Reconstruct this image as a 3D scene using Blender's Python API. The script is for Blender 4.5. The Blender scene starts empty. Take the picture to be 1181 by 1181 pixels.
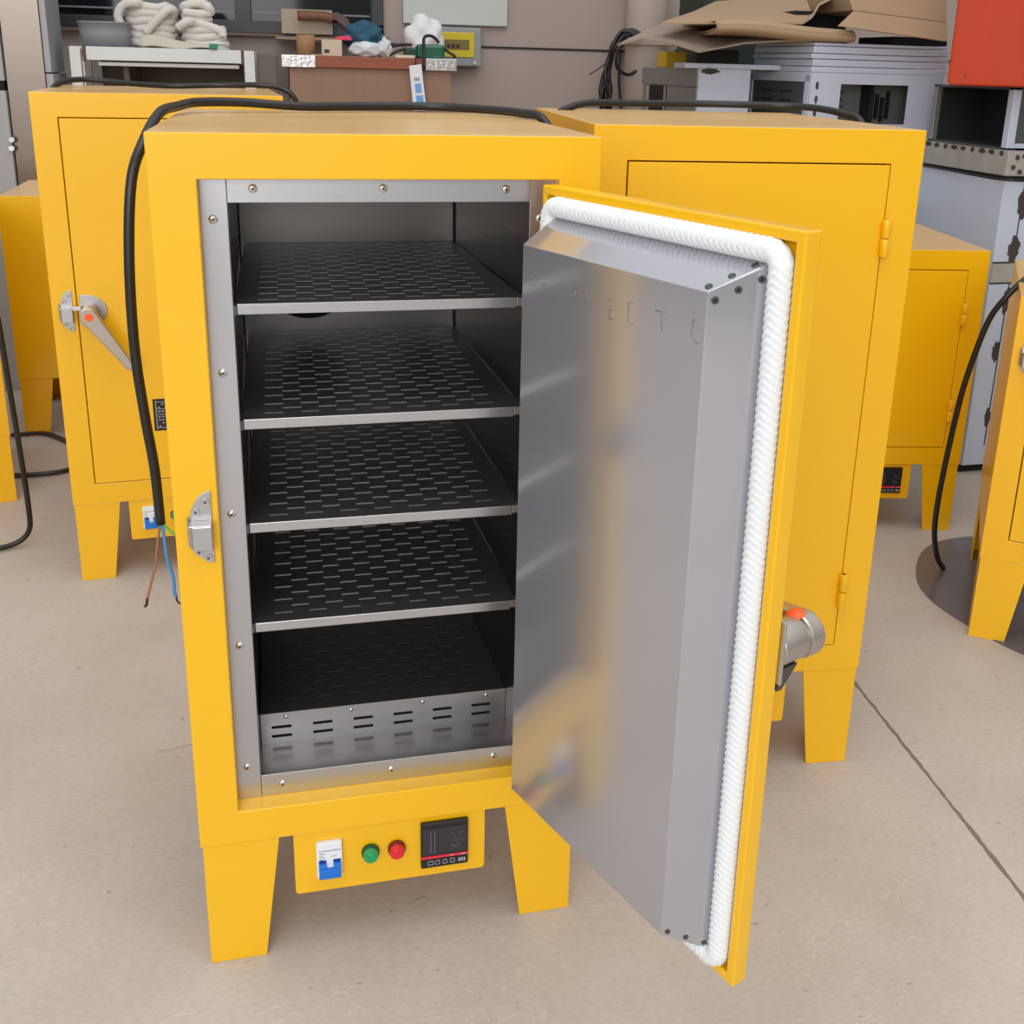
import bpy, math, random
from mathutils import Vector, Matrix
random.seed(4)
C = bpy.context.scene.collection
PI = math.pi
# ------------------------------------------------------------------ camera
CAM = Vector((0.1525, -1.3374, 1.2919))
YAW, PITCH, ROLL, F, PX, PY = 0.2399, -0.2944, 0.0269, 1228.1, 621.07, 447.96
fwd = Vector((math.sin(YAW)*math.cos(PITCH), math.cos(YAW)*math.cos(PITCH), math.sin(PITCH)))
rt0 = Vector((math.cos(YAW), -math.sin(YAW), 0)); up0 = rt0.cross(fwd)
rt = rt0*math.cos(ROLL) + up0*math.sin(ROLL); up = rt.cross(fwd)
def at(px, py, Y):
    d = fwd*F + rt*(px-PX) - up*(py-PY)
    return CAM + d*((Y-CAM.y)/d.y)
def hit(px, py, O, n):
    d = fwd*F + rt*(px-PX) - up*(py-PY)
    return CAM + d*((O-CAM).dot(n)/d.dot(n))
cd = bpy.data.cameras.new('camera'); cam = bpy.data.objects.new('camera', cd); C.objects.link(cam)
M = Matrix((rt, up, -fwd)).transposed().to_4x4(); M.translation = CAM; cam.matrix_world = M
cd.sensor_width = 36; cd.sensor_fit = 'HORIZONTAL'; cd.lens = F/1181*36
cd.shift_x = (590.5-PX)/1181; cd.shift_y = (PY-590.5)/1181; cd.clip_start = .02
bpy.context.scene.camera = cam

# ------------------------------------------------------------------ materials
def lin(c):
    return tuple(((v/255)/12.92 if v/255 <= .04045 else ((v/255+.055)/1.055)**2.4) for v in c) + (1,)
def mat(name, rgb, rough=.5, metal=0, bump=0, bscale=60, stretch=(1,1,1), var=0, vscale=8, coat=0, spec=.5, trans=0, rvar=0, ior=1.5, aniso=0):
    m = bpy.data.materials.new(name); m.use_nodes = True; nt = m.node_tree; N = nt.nodes; L = nt.links
    b = N['Principled BSDF']; b.inputs['Base Color'].default_value = lin(rgb)
    b.inputs['Roughness'].default_value = rough; b.inputs['Metallic'].default_value = metal
    b.inputs['Coat Weight'].default_value = coat; b.inputs['Coat Roughness'].default_value = .12
    b.inputs['Specular IOR Level'].default_value = spec; b.inputs['Transmission Weight'].default_value = trans
    b.inputs['IOR'].default_value = ior
    tc = N.new('ShaderNodeTexCoord'); mp = N.new('ShaderNodeMapping'); mp.inputs['Scale'].default_value = stretch
    L.new(tc.outputs['Object'], mp.inputs['Vector'])
    if bump:
        n = N.new('ShaderNodeTexNoise'); n.inputs['Scale'].default_value = bscale; n.inputs['Detail'].default_value = 4
        L.new(mp.outputs[0], n.inputs['Vector'])
        bp = N.new('ShaderNodeBump'); bp.inputs['Strength'].default_value = bump; bp.inputs['Distance'].default_value = .002
        L.new(n.outputs['Fac'], bp.inputs['Height']); L.new(bp.outputs[0], b.inputs['Normal'])
    if var:
        n2 = N.new('ShaderNodeTexNoise'); n2.inputs['Scale'].default_value = vscale; n2.inputs['Detail'].default_value = 5
        L.new(mp.outputs[0], n2.inputs['Vector'])
        mx = N.new('ShaderNodeMix'); mx.data_type = 'RGBA'
        c = lin(rgb); mx.inputs[6].default_value = tuple(v*(1-var) for v in c[:3])+(1,)
        mx.inputs[7].default_value = tuple(min(1, v*(1+var*.6)) for v in c[:3])+(1,)
        L.new(n2.outputs['Fac'], mx.inputs[0]); L.new(mx.outputs[2], b.inputs['Base Color'])
    if rvar:
        n3 = N.new('ShaderNodeTexNoise'); n3.inputs['Scale'].default_value = vscale; n3.inputs['Detail'].default_value = 6
        L.new(mp.outputs[0], n3.inputs['Vector'])
        mr = N.new('ShaderNodeMapRange'); mr.inputs[3].default_value = max(.02, rough-rvar); mr.inputs[4].default_value = rough+rvar
        L.new(n3.outputs['Fac'], mr.inputs[0]); L.new(mr.outputs[0], b.inputs['Roughness'])
    return m
YEL = mat('yellow_paint', (240,183,2), rough=.34, bump=.02, bscale=300, rvar=.05, vscale=5, coat=.4)
TOPREFL = mat('top_reflection_tan', (222,178,112), rough=.38, bump=.05, bscale=60, stretch=(.12,1.5,1), var=.16, vscale=9, rvar=.08, coat=.3)  # tan colour stands in for the wall reflected in the yellow tops
STEEL = mat('brushed_steel', (196,196,202), rough=.30, metal=1, bump=.06, bscale=60, stretch=(1,1,.03), rvar=.07, vscale=20)
STEELH = mat('brushed_steel_across', (196,196,200), rough=.32, metal=1, bump=.08, bscale=60, stretch=(.03,1,1), rvar=.07, vscale=20)
PLUGM = mat('satin_steel', (188,188,194), rough=.14, metal=.67, bump=.012, bscale=40, stretch=(1,1,.05), rvar=.02, vscale=6, var=.03)
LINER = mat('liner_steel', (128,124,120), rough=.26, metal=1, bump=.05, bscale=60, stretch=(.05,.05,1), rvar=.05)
SHELF = mat('shelf_steel', (136,136,142), rough=.42, metal=.95, bump=.05, bscale=50, stretch=(.05,1,1))
ZINC = mat('cast_zinc', (190,190,192), rough=.38, metal=.9, bump=.1, bscale=300)
LEVER = mat('satin_lever', (190,182,172), rough=.34, metal=.95)
CHROME = mat('chrome', (225,222,220), rough=.16, metal=1)
DARKH = mat('dark_hole', (18,17,17), rough=.8)
GASK = mat('white_glass_fibre', (236,240,243), rough=.85, bump=.6, bscale=700, var=.06, vscale=300)
RUB = mat('black_rubber', (26,25,25), rough=.38)
ORG = mat('orange_plastic', (250,96,36), rough=.4)
RIV = mat('rivet_metal', (215,215,215), rough=.2, metal=1)
SCREW = mat('dark_screw', (95,92,90), rough=.4, metal=.8)
WHP = mat('white_plastic', (226,230,236), rough=.4)
BLUE = mat('blue_plastic', (20,112,205), rough=.4)
DBLUE = mat('deep_blue_plastic', (14,60,140), rough=.4)
GREY = mat('grey_print', (120,125,135), rough=.6)
GRN = mat('green_lens', (4,150,86), rough=.18, coat=.6)
RED = mat('red_lens', (214,22,40), rough=.18, coat=.6)
DGRN = mat('dark_green_ring', (10,72,44), rough=.35)
DRED = mat('dark_red_ring', (110,16,18), rough=.35)
BLK = mat('black_plastic', (30,28,30), rough=.3)
SCRN = mat('dark_screen', (38,36,44), rough=.08, coat=.5)
REDS = mat('red_stripe', (226,40,62), rough=.4)
SEG = mat('dim_display_marks', (92,88,98), rough=.4)
PRINT = mat('pale_print', (176,170,176), rough=.5)
BRN = mat('brown_wire', (150,108,84), rough=.5)
BLW = mat('blue_wire', (70,140,205), rough=.5)
GRW = mat('green_wire', (110,190,90), rough=.5)
COP = mat('wire_end', (80,52,40), rough=.4, metal=.5)
MARK = mat('etched_mark', (140,132,130), rough=.5, metal=.4)

# ------------------------------------------------------------------ mesh builder
def spline(pts, seg=8):
    P = [Vector(p) for p in pts]
    if len(P) < 3: return P
    out = []
    for i in range(len(P)-1):
        p0 = P[i-1] if i else P[0]*2-P[1]; p1, p2 = P[i], P[i+1]; p3 = P[i+2] if i+2 < len(P) else P[-1]*2-P[-2]
        for k in range(seg):
            t = k/seg
            out.append(.5*((2*p1)+(p2-p0)*t+(2*p0-5*p1+4*p2-p3)*t*t+(3*p1-p0-3*p2+p3)*t**3))
    return out+[P[-1]]
class MB:
    def __init__(s, T=None): s.v = []; s.f = []; s.m = []; s.sm = []; s.T = T; s.cur = 0
    def add(s, vs, fs, smooth=False):
        o = len(s.v); s.v += [Vector(v) for v in vs]
        for f in fs: s.f.append([o+i for i in f]); s.m.append(s.cur); s.sm.append(smooth)
        return s
    def box(s, x0, x1, y0, y1, z0, z1):
        return s.add([(x0,y0,z0),(x1,y0,z0),(x1,y1,z0),(x0,y1,z0),(x0,y0,z1),(x1,y0,z1),(x1,y1,z1),(x0,y1,z1)],
              [(0,3,2,1),(4,5,6,7),(0,1,5,4),(1,2,6,5),(2,3,7,6),(3,0,4,7)])
    def hexa(s, a, b):     # a: 4 points, b: 4 points (opposite loop)
        return s.add(list(a)+list(b), [(0,1,2,3),(7,6,5,4),(0,4,5,1),(1,5,6,2),(2,6,7,3),(3,7,4,0)])
    def prism(s, poly, y0, y1):   # poly in x,z ; extruded along y (y0 in front)
        n = len(poly); vs = [(x,y0,z) for x,z in poly]+[(x,y1,z) for x,z in poly]
        return s.add(vs, [list(range(n)), list(range(2*n-1, n-1, -1))]+[(i, n+i, n+(i+1)%n, (i+1)%n) for i in range(n)])
    def tube(s, pts, r, n=10, seg=8, raw=False, closed=False, rf=None):
        P = [Vector(p) for p in pts] if raw else spline(pts, seg)
        t = (P[1]-P[0]).normalized(); a = Vector((0,0,1)) if abs(t.z) < .9 else Vector((1,0,0))
        u = t.cross(a).normalized(); vs = []; K = len(P); acc = 0
        for i, p in enumerate(P):
            if closed: tn = (P[(i+1)%K]-P[i-1]).normalized()
            else: tn = (P[min(i+1,K-1)]-P[max(i-1,0)]).normalized()
            u = (u-tn*u.dot(tn)).normalized(); w = tn.cross(u)
            if i: acc += (p-P[i-1]).length
            for k in range(n):
                a = 2*PI*k/n; rr = rf(acc, a) if rf else (r[i] if isinstance(r, list) else r)
                vs.append(p+u*math.cos(a)*rr+w*math.sin(a)*rr)
        fs = []
        for i in range(K if closed else K-1):
            j = (i+1) % K
            for k in range(n): fs.append((i*n+k, i*n+(k+1)%n, j*n+(k+1)%n, j*n+k))
        if not closed: fs += [list(range(n))[::-1], [(K-1)*n+k for k in range(n)]]
        return s.add(vs, fs, True)
    def cyl(s, p0, p1, r0, r1=None, n=24):
        p0, p1 = Vector(p0), Vector(p1); r1 = r0 if r1 is None else r1
        t = (p1-p0).normalized(); a = Vector((0,0,1)) if abs(t.z) < .9 else Vector((1,0,0)); u = t.cross(a).normalized(); w = t.cross(u)
        vs = [p0+(u*math.cos(2*PI*k/n)+w*math.sin(2*PI*k/n))*r0 for k in range(n)]+[p1+(u*math.cos(2*PI*k/n)+w*math.sin(2*PI*k/n))*r1 for k in range(n)]
        s.add(vs, [(k, (k+1)%n, n+(k+1)%n, n+k) for k in range(n)], True)
        o = len(s.v)-2*n
        for f in ([o+k for k in range(n)][::-1], [o+n+k for k in range(n)]): s.f.append(f); s.m.append(s.cur); s.sm.append(False)
        return s
    def dome(s, c, nrm, r, h, n=14):
        c, t = Vector(c), Vector(nrm).normalized(); a = Vector((0,0,1)) if abs(t.z) < .9 else Vector((1,0,0)); u = t.cross(a).normalized(); w = t.cross(u)
        vs = []
        for j in range(4):
            q = j/4*PI/2
            vs += [c+t*h*math.sin(q)+(u*math.cos(2*PI*k/n)+w*math.sin(2*PI*k/n))*r*math.cos(q) for k in range(n)]
        vs.append(c+t*h); fs = []
        for j in range(3): fs += [(j*n+k, j*n+(k+1)%n, (j+1)*n+(k+1)%n, (j+1)*n+k) for k in range(n)]
        fs += [(3*n+k, 3*n+(k+1)%n, 4*n) for k in range(n)]
        return s.add(vs, fs, True)
    def loft(s, rows, smooth=True):
        n = len(rows[0]); vs = [p for r in rows for p in r]
        return s.add(vs, [(i*n+k, i*n+k+1, (i+1)*n+k+1, (i+1)*n+k) for i in range(len(rows)-1) for k in range(n-1)], smooth)
    def build(s, name, mats, parent=None, bevel=0, solid=0, loc=None, rz=0, sub=0):
        vs = [s.T @ v for v in s.v] if s.T else s.v
        me = bpy.data.meshes.new(name); me.from_pydata([tuple(v) for v in vs], [], s.f); me.validate()
        for m in (mats if isinstance(mats, list) else [mats]): me.materials.append(m)
        if len(me.polygons) == len(s.f):
            me.polygons.foreach_set('material_index', s.m); me.polygons.foreach_set('use_smooth', s.sm)
        o = bpy.data.objects.new(name, me); C.objects.link(o)
        if parent: o.parent = parent
        if loc: o.location = loc
        o.rotation_euler[2] = rz
        if solid:
            q = o.modifiers.new('s', 'SOLIDIFY'); q.thickness = solid; q.offset = 0
        if sub:
            q = o.modifiers.new('u', 'SUBSURF'); q.levels = q.render_levels = sub
        if bevel:
            q = o.modifiers.new('b', 'BEVEL'); q.width = bevel; q.segments = 2; q.limit_method = 'ANGLE'; q.angle_limit = .6; q.harden_normals = False
        return o
def tag(o, label, cat, group=None, kind=None):
    if label: o['label'] = label
    if cat: o['category'] = cat
    if group: o['group'] = group
    if kind: o['kind'] = kind
    return o
def empty(name, loc, rz=0):
    o = bpy.data.objects.new(name, None); C.objects.link(o); o.location = loc; o.rotation_euler[2] = rz; o.empty_display_size = .1
    return o
def struct(o, label=None, cat=None):
    o['kind'] = 'structure'
    if label: o['label'] = label
    if cat: o['category'] = cat
    return o
def slotted(x0, x1, y0, y1, z0, z1, holes, axis='z'):
    """plate with real rectangular holes; holes = [(a0,a1,b0,b1)] in the plate's plane"""
    A = sorted(set([x0, x1]+[round(h[0],5) for h in holes]+[round(h[1],5) for h in holes]))
    B = sorted(set([y0, y1]+[round(h[2],5) for h in holes]+[round(h[3],5) for h in holes]))
    hs = set()
    for h in holes:
        for i in range(len(A)-1):
            if A[i] >= h[0]-1e-5 and A[i+1] <= h[1]+1e-5:
                for j in range(len(B)-1):
                    if B[j] >= h[2]-1e-5 and B[j+1] <= h[3]+1e-5: hs.add((i,j))
    mb = MB(); W = (lambda a,b,c: (a,b,c)) if axis == 'z' else (lambda a,b,c: (a,c,b))
    solid = lambda i,j: 0 <= i < len(A)-1 and 0 <= j < len(B)-1 and (i,j) not in hs
    for i in range(len(A)-1):
        for j in range(len(B)-1):
            if (i,j) in hs: continue
            a,b,c,d = A[i],A[i+1],B[j],B[j+1]
            mb.add([W(a,c,z1),W(b,c,z1),W(b,d,z1),W(a,d,z1)], [(0,1,2,3)])
            mb.add([W(a,c,z0),W(b,c,z0),W(b,d,z0),W(a,d,z0)], [(3,2,1,0)])
            for (ii,jj,p,q) in ((i-1,j,(a,c),(a,d)),(i+1,j,(b,c),(b,d)),(i,j-1,(a,c),(b,c)),(i,j+1,(a,d),(b,d))):
                if not solid(ii,jj): mb.add([W(*p,z0),W(*q,z0),W(*q,z1),W(*p,z1)], [(0,1,2,3)])
    return mb

# ------------------------------------------------------------------ ovens
OX0, OX1, OZ0 = .0555, .500, .2611
L0 = .208; OW = .555
def leg_mb(sx, sy, D):
    mb = MB(); t = .004
    top, bot = .107, .080
    xo, dx = (0.003, 1) if sx < 0 else (OW-.003, -1)
    yo, dy = (0.002, 1) if sy < 0 else (D-.002, -1)
    X = lambda d: xo+dx*d
    Yv = lambda d: yo+dy*d
    mb.hexa([(X(0),Yv(0),0),(X(bot),Yv(0),0),(X(top),Yv(0),L0),(X(0),Yv(0),L0)], [(X(0),Yv(t),0),(X(bot),Yv(t),0),(X(top),Yv(t),L0),(X(0),Yv(t),L0)])
    mb.hexa([(X(0),Yv(t),0),(X(0),Yv(bot),0),(X(0),Yv(top),L0),(X(0),Yv(t),L0)], [(X(t),Yv(t),0),(X(t),Yv(bot),0),(X(t),Yv(top),L0),(X(t),Yv(t),L0)])
    return mb
def keeper(root):
    cu, cz = .047, .706; pl = [(cu, cz-.050)]
    for k in range(19):
        a = -PI/2-PI*k/18; pl.append((cu+.029*math.cos(a)*(1 if True else 0), cz+.0505*math.sin(a)))
    mb = MB().prism(pl, -.0035, 0)
    k = mb.build('latch_keeper', ZINC, root, bevel=.001)
    k['label'] = 'grey cast metal latch keeper'
    b = MB(); b.box(.0225,.0475,-.020,-.0035,.680,.714); b.box(.019,.0475,-.022,-.0035,.714,.7165)
    b.hexa([(.0225,-.020,.682),(.0225,-.020,.712),(.0225,-.0035,.712),(.0225,-.0035,.682)], [(.0165,-.010,.684),(.0165,-.010,.724),(.0165,-.0035,.724),(.0165,-.0035,.684)])
    b.build('catch_block', ZINC, k, bevel=.0015)
    for (x, z) in ((.040,.742),(.0275,.7285),(.0285,.672),(.0395,.663)):
        s = MB().cyl((x,-.0035,z), (x,-.0055,z), .0055, .005, 16); s.cur = 1; s.cyl((x,-.0055,z), (x,-.0058,z), .002, .002, 6); s.build('screw', [ZINC, SCREW], k)
def handle(root, loc, rz, ang, z=.706, big=False):
    """lever latch; local x = 0 at the hinge line, y = 0 on the door's outer face"""
    hx = -.415; pl = [(hx-.022, z-.038), (hx-.022, z+.038)]
    for k in range(17):
        a = PI/2-PI*k/16; pl.append((hx-.010+.048*math.cos(a), z+.038*math.sin(a)))
    h = MB(); yo, yi = (-.066, -.044) if big else (-.066, -.050)
    h.cyl((hx,-.003,z), (hx,yi,z), .025 if big else .019, .025 if big else .017, 32)
    c, s_ = math.cos(ang), math.sin(ang); n = 20
    R0, R1, LN = (.0265, .014, .150) if big else (.0195, .0105, .150); pts = []
    for k in range(n+1):
        a = PI/2+PI*k/n; pts.append((R0*math.cos(a), R0*math.sin(a)))
    for k in range(n+1):
        a = -PI/2+PI*k/n; pts.append((LN+R1*math.cos(a), R1*math.sin(a)))
    h.prism([(hx+p*c-q*s_, z+p*s_+q*c) for p, q in pts], yo, yi)
    o = h.build('latch_handle', LEVER, root, bevel=.003, loc=loc, rz=rz); o['label'] = 'satin metal lever latch with orange button'
    p = MB().prism(pl, -.004, -.0002).build('mounting_plate', ZINC, o, bevel=.001)
    m = MB(); cx, cz = hx+.004*c, z+.004*s_
    hexp = [(cx+.0105*math.cos(PI/3*k+ang), cz+.0105*math.sin(PI/3*k+ang)) for k in range(6)]
    m.prism(hexp, -.0685, -.0655)
    if big: m = MB().dome((hx+.004,-.046,z+.0235),(.15,.25,1),.0115,.005,18)
    m.build('lock_button', ORG, o, bevel=.0008)
    for (x, zz) in ((hx-.004,z+.028),(hx+.018,z+.022),(hx+.026,z-.012),(hx-.010,z-.028)):
        MB().cyl((x,-.004,zz),(x,-.006,zz),.005,.0045,14).build('screw', ZINC, o)
    if big: MB().hexa([(hx-.020,-.030,z-.020),(hx+.004,-.030,z-.020),(hx+.004,-.004,z-.020),(hx-.020,-.004,z-.020)],[(hx-.016,-.012,z-.050),(hx,-.012,z-.050),(hx,-.004,z-.050),(hx-.016,-.004,z-.050)]).build('latch_wedge', SCREW, o, bevel=.001)
    else: MB().box(hx-.040,hx-.018,-.016,-.008,z+.002,z+.013).build('latch_tongue', CHROME, o, bevel=.002)
def hinge(door, zc, h, yo, x=0):
    mb = MB()
    mb.cyl((x,yo-.007,zc-h),(x,yo-.007,zc-.001),.0075,.0075,16); mb.cyl((x,yo-.007,zc+.001),(x,yo-.007,zc+h),.0075,.0075,16)
    mb.box(x-.004,x+.004,yo-.007,yo+.002,zc-h,zc+h)
    mb.build('hinge', YEL, door, bevel=.0006)
def control_box(root, full=True):
    x0, x1, z0, z1, yf = .1295, .4145, .100, .206, .004
    r = .006; pl = []
    for (cx, cz, a0) in ((x0+r,z0+r,PI),(x1-r,z0+r,1.5*PI)):
        for k in range(5): a = a0+PI/2*k/4; pl.append((cx+r*math.cos(a), cz+r*math.sin(a)))
    pl += [(x1,z1+.001),(x0,z1+.001)]
    MB().prism(pl, yf, yf+.13).build('control_panel', YEL, root, bevel=.001)
    b = MB(); bx0, bx1, bz0, bz1 = .1615, .1985, .130, .190
    b.box(bx0,bx1,yf-.008,yf,bz0,bz1); br = b.build('circuit_breaker', WHP, root, bevel=.001); br['label'] = 'white and blue two-pole circuit breaker'
    t = MB(); t.box(bx0+.003,bx1-.002,yf-.014,yf-.007,bz0+.001,bz0+.017); t.box(bx0+.003,bx0+.014,yf-.013,yf-.007,bz0+.017,bz0+.026); t.box(bx1-.013,bx1-.002,yf-.013,yf-.007,bz0+.017,bz0+.026)
    t.build('toggle', BLUE, br, bevel=.001)
    t = MB(); t.box(bx0+.003,bx0+.014,yf-.0088,yf-.0079,bz0+.026,bz0+.031); t.box(bx1-.013,bx1-.002,yf-.0088,yf-.0079,bz0+.026,bz0+.031); t.build('toggle_slot', DBLUE, br)
    t = MB(); t.box(bx0+.003,bx1-.002,yf-.0085,yf-.0079,bz1-.0135,bz1-.0125)
    for k in range(4): t.box(bx0+.004,bx0+.012-.001*(k%2)*3,yf-.0085,yf-.0079,bz1-.018-.0035*k,bz1-.0172-.0035*k)
    t.box(bx1-.016,bx1-.008,yf-.0085,yf-.0079,bz1-.0235,bz1-.0228)
    t.build('printed_marks', GREY, br)
    for (x, m1, m2, nm) in ((.2405, GRN, DGRN, 'green'), (.2795, RED, DRED, 'red')):
        o = MB().cyl((x,yf,.1600),(x,yf-.008,.1600),.0135,.0130,28).build('indicator_light', m2, root, bevel=.001); o['label'] = 'round %s indicator light' % nm
        l = MB(); l.cyl((x,yf-.008,.1600),(x,yf-.015,.1600),.0118,.0105,28); l.cyl((x,yf-.015,.1600),(x,yf-.0165,.1600),.0080,.0075,24); l.build('lens', m1, o, bevel=.0008)
    p0, p1, q0, q1 = .3155, .3875, .1195, .199
    c = MB().box(p0,p1,yf-.008,yf,q0,q1).build('temperature_controller', BLK, root, bevel=.0015); c['label'] = 'black square temperature controller with red stripe'
    MB().box(p0+.003,p1-.003,yf-.0086,yf-.0079,q0+.024,q1-.008).build('display', SCRN, c)
    MB().box(p0+.0005,p1-.0005,yf-.0087,yf-.0079,q0+.0175,q0+.0215).build('stripe', REDS, c)
    s = MB()
    for sx in (p0+.014, p0+.020): MB().box(sx,sx+.0016,yf-.0092,yf-.0085,q0+.028,q1-.014).build('display_bar', SEG, c)
    for (a, b_) in (((.045,.030),(.055,.040)),((.055,.040),(.064,.030)),((.045,.062),(.055,.050)),((.055,.050),(.064,.062)),((.045,.040),(.062,.026)),((.048,.046),(.066,.046))):
        A = Vector((p0+a[0],yf-.0088,q0+a[1])); B = Vector((p0+b_[0],yf-.0088,q0+b_[1])); s.tube([A,B], .0006, 5, raw=True)
    s.build('display_symbol', SEG, c)
    s = MB()
    for k, w in enumerate((.009,.007,.007,.007)):
        cx = p0+.010+k*.0115; zz = q0+.0085
        s.box(cx,cx+w,yf-.0086,yf-.0079,zz+.0035,zz+.0042); s.box(cx,cx+w,yf-.0086,yf-.0079,zz-.0030,zz-.0023)
        s.box(cx,cx+.0007,yf-.0086,yf-.0079,zz-.003,zz+.0042); s.box(cx+w-.0007,cx+w,yf-.0086,yf-.0079,zz-.003,zz+.0042)
    for k in range(3): s.box(p0+.057+k*.004,p0+.0595+k*.004,yf-.0086,yf-.0079,q0+.006,q0+.012)
    s.box(p0+.044,p0+.050,yf-.0091,yf-.0086,q0+.0188,q0+.0200); s.box(p0+.060,p0+.069,yf-.0091,yf-.0086,q0+.0188,q0+.0200)
    s.build('keypad_print', PRINT, c)
def oven(loc, rz, T, D, label, opened=False, cord=None, cord_r=.0072, legs=True, plaque=False):
    root = empty('drying_oven', loc, rz); tag(root, label, 'oven')
    inv = (Matrix.Translation(Vector(loc)) @ Matrix.Rotation(rz, 4, 'Z')).inverted()
    zo = T-.0546
    b = MB(); dr = .030
    b.add([(0,0,L0),(OW,0,L0),(OW,D,L0),(0,D,L0),(0,0,T),(OW,0,T),(OW,D,T),(0,D,T),
           (OX0,0,OZ0),(OX1,0,OZ0),(OX1,0,zo),(OX0,0,zo),(OX0,dr,OZ0),(OX1,dr,OZ0),(OX1,dr,zo),(OX0,dr,zo)],
          [(0,3,2,1),(1,2,6,5),(2,3,7,6),(3,0,4,7),
           (0,1,9,8),(1,5,10,9),(5,4,11,10),(4,0,8,11),(8,9,13,12),(9,10,14,13),(10,11,15,14),(11,8,12,15)])
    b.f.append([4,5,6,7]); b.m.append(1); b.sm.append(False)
    b.build('cabinet_body', [YEL, TOPREFL], root, bevel=.0016)
    for sx in (-1,1):
        for sy in (-1,1): leg_mb(sx, sy, D).build('leg', YEL, root, bevel=.0008)
    keeper(root); control_box(root)
    if not opened:
        g = .0022
        d = MB().box(OX0+g-.5, OX1-g-.5, -.0015, .024, OZ0+g, zo-g).build('door', YEL, root, bevel=.0012, loc=(.5,0,0))
        hinge(d, T-.176, .031, -.0015); hinge(d, .377, .034, -.0015)
        MB().box(OX0-.5, OX1-.5, .025, .029, OZ0, zo).build('door_gap_plate', DARKH, d)  # near-black plate behind the closed door, seen only through its gap
        handle(root, (.5,-.0015,0), 0, math.radians(-57))
        if plaque or True:
            q = MB().box(.207-.5,.300-.5,-.0025,-.0015,.392,.475); q.cur = 1; X0 = .207-.5
            q.box(X0+.006,X0+.0075,-.0029,-.0024,.396,.471)
            for (zq, hq) in ((.4665,.0012),(.4480,.0012),(.4335,.0012),(.3990,.0012)): q.box(X0+.0075,X0+.088,-.0029,-.0024,zq,zq+hq)
            for kk, (zq, hq) in enumerate(((.4600,.004),(.4520,.004),(.4405,.005),(.4270,.004),(.4190,.004),(.4110,.004),(.4030,.004))):
                for jj in range(9):
                    if (jj*7+kk*3) % 5: q.box(X0+.011+jj*.0085,X0+.0165+jj*.0085,-.0029,-.0024,zq,zq+hq*.6)
            q = q.build('rating_plate', [BLK, PRINT], d); q['label'] = 'black rating plate with pale lettering'
    if cord:
        m = MB(inv); m.tube(cord, cord_r, 12); c = m.build('power_cord', RUB, root); c['label'] = 'thick black rubber power cord'
        root['_c'] = 1
        del root['_c']
        return root, c, inv
    return root, None, inv

# --- main oven, door open
T = 1.2067
cordM = [(.600,.34,1.02),(.588,.36,1.15),(.570,.385,1.208),(.545,.44,1.2155),(.50,.54,1.2165),(.42,.60,1.2175),(.30,.58,1.2170),(.195,.536,1.2165),(.10,.515,1.222),
         (.032,.48,1.2225),(.006,.40,1.219),(-.010,.30,1.2135),(-.0275,.235,1.178),(-.044,.21,1.127),(-.054,.20,1.022),(-.057,.20,.899),(-.051,.20,.796),(-.044,.20,.716),(-.042,.20,.628)]
main, cord, inv = oven((0,0,0), 0, T, .6157, 'open yellow drying oven in front with steel chamber, shelves and door swung to the right', True, cordM)
e = Vector((-.042,.20,.630))
MB(inv).tube([e, (-.047,.198,.605),(-.054,.197,.565),(-.062,.195,.535),(-.069,.195,.510)], .0022, 6).build('brown_wire', BRN, cord)
MB(inv).tube([e+Vector((.002,0,0)), (-.038,.197,.600),(-.036,.196,.570),(-.030,.195,.540),(-.030,.195,.518),(-.028,.195,.510)], .0028, 6).build('blue_wire', BLW, cord)
MB(inv).tube([e+Vector((.003,0,0)), (-.033,.199,.620),(-.022,.20,.608),(-.010,.202,.600)], .0022, 6).build('green_wire', GRW, cord)
MB(inv).tube([(-.069,.195,.511),(-.071,.195,.500),(-.074,.195,.497)], .0024, 6).build('bare_wire_end', COP, cord)
MB(inv).tube([(-.028,.195,.511),(-.026,.195,.500),(-.018,.195,.495)], .0016, 6).build('bare_wire_end', COP, cord)
zo = 1.1521; ry = .0293
def strip(x0,x1,z0,z1,m,rivets):
    o = MB().box(x0,x1,ry-.0015,ry,z0,z1).build('trim_strip', m, main, bevel=.0005); o['label'] = 'brushed steel trim strip'
    for (x, z) in rivets:
        r = MB().dome((x,ry-.0015,z),(0,-1,0),.0056,.0026); r.cur = 1; r.cyl((x,ry-.0036,z),(x,ry-.0044,z),.0022,.0020,10); r.build('rivet', [RIV, SCREW], o)
strip(OX0,.0875,OZ0,zo,STEEL,[(.070,1.101),(.070,.905),(.070,.709),(.070,.511),(.070,.314)])
strip(.4683,OX1,OZ0,zo,STEEL,[(.4815,1.100),(.4815,.905),(.4815,.709),(.4815,.511),(.4815,.314)])
strip(.0880,.4678,1.1213,zo,STEELH,[(.119,1.1385),(.278,1.1385),(.436,1.1375)])
strip(.0880,.4678,OZ0,.2968,STEELH,[(.118,.279),(.276,.280),(.431,.282)])
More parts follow.
